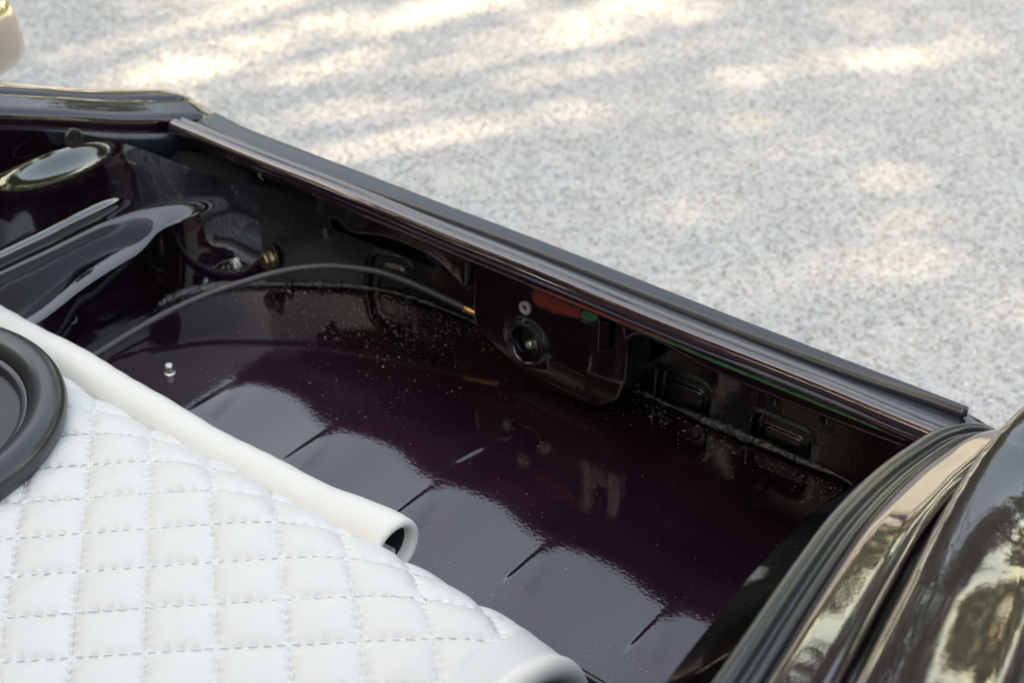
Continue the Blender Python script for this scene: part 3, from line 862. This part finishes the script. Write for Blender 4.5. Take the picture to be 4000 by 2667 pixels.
# rows of stitching in both directions
def stitch_row(fam, k):
    V, F = [], []
    if fam == 0:
        n, c, w, dr, step = n1, c1 + k * w1, w1, np.array([n1[1], -n1[0]]), .0093
    else:
        n, c, w, dr, step = n2, c2 + k * w2, w2, np.array([n2[1], -n2[0]]), .0100
    for j in range(-110, 111):
        mid = n * c + dr * (j + .5) * step
        if not (X0 + .01 < mid[0] < .316 and -.78 < mid[1] < Ya + Rr * arc): continue
        ends = [mid - dr * step * .40, mid - dr * step * .2, mid + dr * step * .2, mid + dr * step * .40]
        hh = [-.0004, .0009, .0009, -.0004]
        base = len(V)
        for e, h in zip(ends, hh):
            for a in range(5):
                t = 2 * math.pi * a / 5
                q = e + n * (.00052 * math.cos(t))
                pnt = cover_surface(np.array(q[0]), np.array(q[1]), h + .0002 + .00052 * math.sin(t))
                V.append(tuple(pnt))
        for i in range(3):
            for a in range(5):
                F.append((base + i*5 + a, base + i*5 + (a+1) % 5, base + (i+1)*5 + (a+1) % 5, base + (i+1)*5 + a))
    if V:
        link("stitch_row", V, F, 'thread', cover, True, COV)
for fam in (0, 1):
    for k in range(-14, 15):
        stitch_row(fam, k)
# thick folded hem at the sheet's open end
hp = np.array([cover_surface(np.array(X1 - .006), np.array(s), -.004) for s in np.linspace(-.80, Ya + Rr * arc + .05, 80)])
tube("end_hem", hp, .0105, 'hem_leather', cover, 16, COV)

# long rolled hem lying along the front of the cover
RC = np.array([-.3235, -.0735]); RR = .0200
rx = np.linspace(-.52, .164, 160)
a = np.linspace(0, 2 * np.pi, 48, endpoint=False)
def roll_pts(r, xs):
    P = np.zeros((len(xs), 48, 3)); P[..., 0] = xs[:, None]
    wob = .0012 * np.sin(xs * 19) + .0006 * np.sin(xs * 47 + 1) + .0002 * np.sin(xs * 190 + 2 * np.sin(xs * 31))
    lift = interp(xs, [-.52, -.2, .05, .142], [-.002, 0, .002, .008])
    fl_ = smooth01((xs - .06) / .11)
    rr = r + .0065 * fl_
    P[..., 1] = RC[0] + wob[:, None] * .5 + (rr * 1.05)[:, None] * np.cos(a)[None] + (.004 * fl_)[:, None]
    P[..., 2] = RC[1] + lift[:, None] + rr[:, None] * np.sin(a)[None] + wob[:, None] - (.006 * fl_)[:, None]
    return P
outer = roll_pts(RR, rx)
edge = [roll_pts(RR - .0012, np.array([.1665]))[0], roll_pts(RR - .0038, np.array([.1675]))[0], roll_pts(RR - .0062, np.array([.1665]))[0], roll_pts(RR - .0075, np.array([.1630]))[0]]
inner = [roll_pts(RR - .0078, np.array([x]))[0] for x in (.158, .156)]
P = np.concatenate([outer, np.array(edge), np.array(inner)], 0)
roll = grid("rolled_hem", P, 'hem_leather', cover, closev=True, flip=True, off=COV)
grid("hem_dark_hollow", np.array([roll_pts(RR - .0080, np.array([x]))[0] for x in (.1575, .14, .10, .04, -.05)]), 'matte_dark', roll, closev=True, flip=True, off=COV)  # near-black sleeve: shade inside the roll put in as colour
tube("hem_rod", [(-.05, RC[0] + .002, RC[1]), (.06, RC[0] + .002, RC[1] + .001), (.154, RC[0] - .001, RC[1] - .004), (.163, RC[0] + .001, RC[1] - .004)], [.0085, .0085, .0085, .0075], 'hem_leather', roll, 16, COV)

V, F = [], []
for k in range(26):
    t0 = 2 * math.pi * k / 26; pts_ = []
    for dt in (-.075, -.04, .04, .075):
        t = t0 + dt; r_ = RR + .0050 + (.0007 if abs(dt) < .05 else -.0003)
        pts_.append((.146 + .0004 * math.sin(5 * t), RC[0] + .0035 + r_ * 1.05 * math.cos(t), RC[1] + .0020 + r_ * math.sin(t)))
    o_ = len(V)
    for (x_, y_, z_) in pts_:
        V += [(x_ - .0006, y_, z_), (x_ + .0006, y_, z_), (x_, y_ + .0006 * math.cos(t0), z_ + .0006 * math.sin(t0))]
    for q_ in range(3):
        for e_ in range(3):
            F.append((o_ + q_*3 + e_, o_ + q_*3 + (e_+1) % 3, o_ + q_*3 + 3 + (e_+1) % 3, o_ + q_*3 + 3 + e_))
link("hem_stitching", V, F, 'thread', roll, True, COV)

# ================================================================== ROUND BLACK RIM
ring = empty("round_rim", (-.26, -.52, ZR - .05), "round satin black rim resting on the white quilted cover", "rim")
def lring(name, prof, mat, parent):
    return lathe(name, prof, mat, parent, (0, 0, 0), (0, 0, 1), 144, (0, 0, 0), sharp=1.0, cap=False)
lring("outer_ring", [(.1485 + .0165 * math.cos(t), .016 + .0165 * math.sin(t)) for t in np.linspace(-math.pi, math.pi, 40)], 'rimblack', ring)
lring("inner_ring", [(.1325, .004), (.1335, .014), (.1310, .0185), (.1270, .0185), (.1245, .015), (.1230, .002)], 'rimblack', ring)
lring("disc", [(.1260, .009), (.11, .0085), (.06, .0095), (0, .010)], 'plastic', ring)

# ================================================================== TREES, HEDGE (reflected, and throwing the dappled shade)
def leaf_cloud(center, radii, nclump, nleaf, size, clump_r, cut=None, extra=None):
    cs = []
    while len(cs) < nclump:
        p = nrng.uniform(-1, 1, 3)
        if np.linalg.norm(p) < 1 and np.linalg.norm(p) > .25: cs.append(p)
    cs = np.array(cs) * np.array(radii) + np.array(center)
    per = nleaf // nclump
    cen = np.repeat(cs, per, 0) + nrng.normal(0, clump_r, (nclump * per, 3)) * np.array([1, 1, .6])
    if cut is not None:
        cen = cen[cut(cen)]
    if extra is not None:
        cen = np.concatenate([cen, extra])
    n = len(cen)
    d = nrng.normal(0, 1, (n, 3)); d[:, 2] *= .5; d /= np.linalg.norm(d, axis=1)[:, None]
    e = nrng.normal(0, 1, (n, 3)); e -= d * (d * e).sum(1)[:, None]; e /= np.linalg.norm(e, axis=1)[:, None]
    up = np.cross(d, e)
    sz = size * nrng.uniform(.6, 1.4, n)[:, None]
    V = np.stack([cen - d * sz, cen + e * sz * .45 + up * sz * .1, cen + d * sz, cen - e * sz * .45 + up * sz * .1], 1).reshape(-1, 3)
    F = np.arange(n * 4).reshape(n, 4)
    return V, F, cs
def tree(loc, height, radii, label, ncl=90, nl=9000, size=.11, clump=.55, lean=(0, 0), mat='leaf', group="trees round the drive", cut=None, extra=None):
    t = empty("broadleaf_tree", loc, label, "tree", group)
    top = np.array([lean[0], lean[1], height])
    V, F, cs = leaf_cloud(top, radii, ncl, nl, size, clump, cut, extra)
    link("crown", V, F, mat, t, False, (0, 0, 0))
    base_r = .05 + height * .022
    pth = spline([(0, 0, -.1), (.05, .02, height * .25), (lean[0] * .5, lean[1] * .5, height * .6), tuple(top + np.array([0, 0, radii[2] * .6]))], 14)
    V, F = [], []
    def addtube(path, r0, r1, seg=8):
        tt, nn, bb = frames(np.asarray(path)); m = len(path); o = len(V)
        for k in range(m):
            r = r0 + (r1 - r0) * k / (m - 1)
            for s in range(seg):
                an = 2 * math.pi * s / seg
                V.append(tuple(path[k] + r * (math.cos(an) * nn[k] + math.sin(an) * bb[k])))
        for f in grid_faces(m, seg, closev=True, flip=True): F.append(tuple(i + o for i in f))
    addtube(pth, base_r, .03)
    for c in cs[::3]:
        st = pth[int(rng.uniform(5, 11))]
        md_ = (st + c) / 2 + np.array([0, 0, -.2])
        addtube(spline([tuple(st), tuple(md_), tuple(c)], 6), .055, .012, 5)
    link("trunk", V, F, 'bark', t, True, (0, 0, 0))
    return t
# tree whose crown stands between the sun and the drive
S = np.array(to_sun)
cc = np.array([-.3, .6, 0]) + S * 17.0
tb = np.array([cc[0] - .9, cc[1] - 1.2, 0])
# openings in the crown, given by where their light falls on the drive: (x, y, radius, openness)
OPEN = ((-1.27, 1.22, .34, .95), (-1.45, 1.05, .28, .8), (-1.70, .93, .30, .85), (-1.95, .68, .30, .7), (-2.15, 1.15, .34, .7), (-1.72, 1.36, .32, .85), (-1.57, 1.70, .34, .85),
        (-1.46, 2.03, .36, .8), (-1.35, 1.45, .26, .6), (-1.2, 2.1, .3, .6), (-.72, 2.36, .34, .5), (-.24, 1.46, .30, .35), (-.9, 1.8, .32, .25), (-2.1, 1.5, .34, .6))
def crown_cut(c):
    w = c + tb
    g = w - np.outer(w[:, 2] / S[2], S)
    keep = np.ones(len(c))
    for x, y, r, o in OPEN:
        dd = np.hypot(g[:, 0] - x, g[:, 1] - y) / r
        keep *= 1 - 1.0 * o * np.exp(-dd**3)
    return nrng.uniform(0, 1, len(c)) < keep
# extra leaves added along the sun's path to shade the cover
gz = nrng.uniform(cc[2] - 1.6, cc[2] + 1.2, 2600)
gg = np.stack([nrng.normal(.28, .52, 2600), nrng.normal(-.05, .50, 2600), 0 * gz], 1)
shade_leaves = gg + np.outer(gz / S[2], S) - tb
tree(tuple(tb), float(cc[2]), (5.4, 5.4, 2.4), "tall tree whose crown shades the drive beside the car", ncl=700, nl=56000, size=.085, clump=.55, lean=(.9, 1.2), cut=crown_cut, extra=shade_leaves)
for (x, y, h, r, lab) in ((20, 9, 5.5, (3.2, 3.2, 2.8), "spreading tree on the lawn reflected in the far fender wall"),
                          (12, -7, 6.0, (3.4, 3.4, 3.0), "tree on the lawn behind the photographer"),
                          (-4, 23, 6.0, (3.6, 3.6, 3.0), "tree at the far end of the drive ahead of the car"),
                          (-13, 13, 6.0, (3.4, 3.4, 3.2), "tree left of the drive ahead of the far fender"),
                          (-16, 1, 6.5, (3.8, 3.8, 3.4), "tree beyond the far fender across the drive"),
                          (6, 16, 5.5, (3.0, 3.0, 2.8), "tree at the lawn edge ahead of the near fender"),
                          (-5.5, -9.5, 5.6, (3.4, 3.2, 3.0), "tree behind the raised bonnet on the drive side"),
                          (0.5, -11, 5.2, (3.2, 3.0, 2.8), "tree straight behind the raised bonnet"),
                          (-11, -6, 5.6, (3.2, 3.4, 3.0), "tree behind the far fender")):
    tree((x, y, 0), h, r, lab, ncl=70, nl=6500, size=.18, clump=.62)
def copy_tree(src, loc, rz, sc_, label):
    r = src.copy(); sc.collection.objects.link(r); r.location = loc; r.rotation_euler = (0, 0, rz); r.scale = (sc_, sc_, sc_); r["label"] = label
    for ch in list(src.children):
        c = ch.copy(); sc.collection.objects.link(c); c.parent = r
    return r
src_tree = [o for o in sc.objects if o.name.startswith("broadleaf_tree")][-1]
for (x, y, rz, k, lab) in ((-9, 17, 1.0, 1.1, "second tree from the left ahead of the car"), (1.5, 20, 2.2, 1.1, "tree between the far hedge and the lawn edge"), (-17, 7, 3.0, 1.1, "tree beside the long hedge across the drive"),
                           (-17, -6, 4.1, 1.1, "tree behind and left of the car across the drive"), (19, 17, 5.0, 1.0, "tree at the back corner of the lawn"), (24, -2, .5, 1.0, "tree in the middle of the lawn"), (7, -12, 2.8, 1.0, "tree behind the lawn hedge")):
    copy_tree(src_tree, (x, y, 0), rz, k, lab)
for (x, y, sxx, syy, lab) in ((9.5, 0, 1.0, 5.0, "clipped hedge along the lawn beside the drive"), (-2, 22, 9.0, 1.0, "dark hedge closing the far end of the drive"), (-19, 8, 1.0, 8.0, "dark hedge along the far side of the drive")):
    hd = empty("hedge", (x, y, 0), lab, "hedge", "hedges round the drive")
    V, F, cs = leaf_cloud((0, 0, .8), (sxx, syy, .8), 120, 7000, .10, .28)
    link("foliage", V, F, 'hedge', hd, False, (0, 0, 0))
    st = np.array([(-sxx * .8, -syy * .8, 0), (0, 0, .5), (sxx * .8, syy * .8, 0)])
    tube("stems", st, .04, 'bark', hd, 6, (0, 0, 0))

# far belt of woodland closing the horizon all round
V_, F_ = [], []
off_ = 0
for ring_r, hgt_, cnt in ((62, 7.5, 9000), (75, 10.5, 9000)):
    an = nrng.uniform(0, 2 * np.pi, cnt)
    rad_ = ring_r + nrng.normal(0, 3, cnt)
    top_ = hgt_ * (.75 + .25 * np.sin(an * 23) * np.sin(an * 7 + 1) + .12 * np.sin(an * 61))
    zz_ = nrng.uniform(0, 1, cnt)**.8 * top_
    cen = np.stack([rad_ * np.cos(an), rad_ * np.sin(an), zz_], 1)
    d_ = nrng.normal(0, 1, (cnt, 3)); d_ /= np.linalg.norm(d_, axis=1)[:, None]
    e_ = nrng.normal(0, 1, (cnt, 3)); e_ -= d_ * (d_ * e_).sum(1)[:, None]; e_ /= np.linalg.norm(e_, axis=1)[:, None]
    sz_ = nrng.uniform(.5, 1.1, cnt)[:, None]
    V_.append(np.stack([cen - d_ * sz_, cen + e_ * sz_ * .6, cen + d_ * sz_, cen - e_ * sz_ * .6], 1).reshape(-1, 3))
    F_.append(np.arange(cnt * 4).reshape(cnt, 4) + off_); off_ += cnt * 4
wood = link("woodland", np.concatenate(V_), np.concatenate(F_), 'hedge', None, False, (0, 0, 0))
wood["kind"] = "stuff"; wood["label"] = "dark green woodland belt round the far edge of the grounds"; wood["category"] = "woodland"
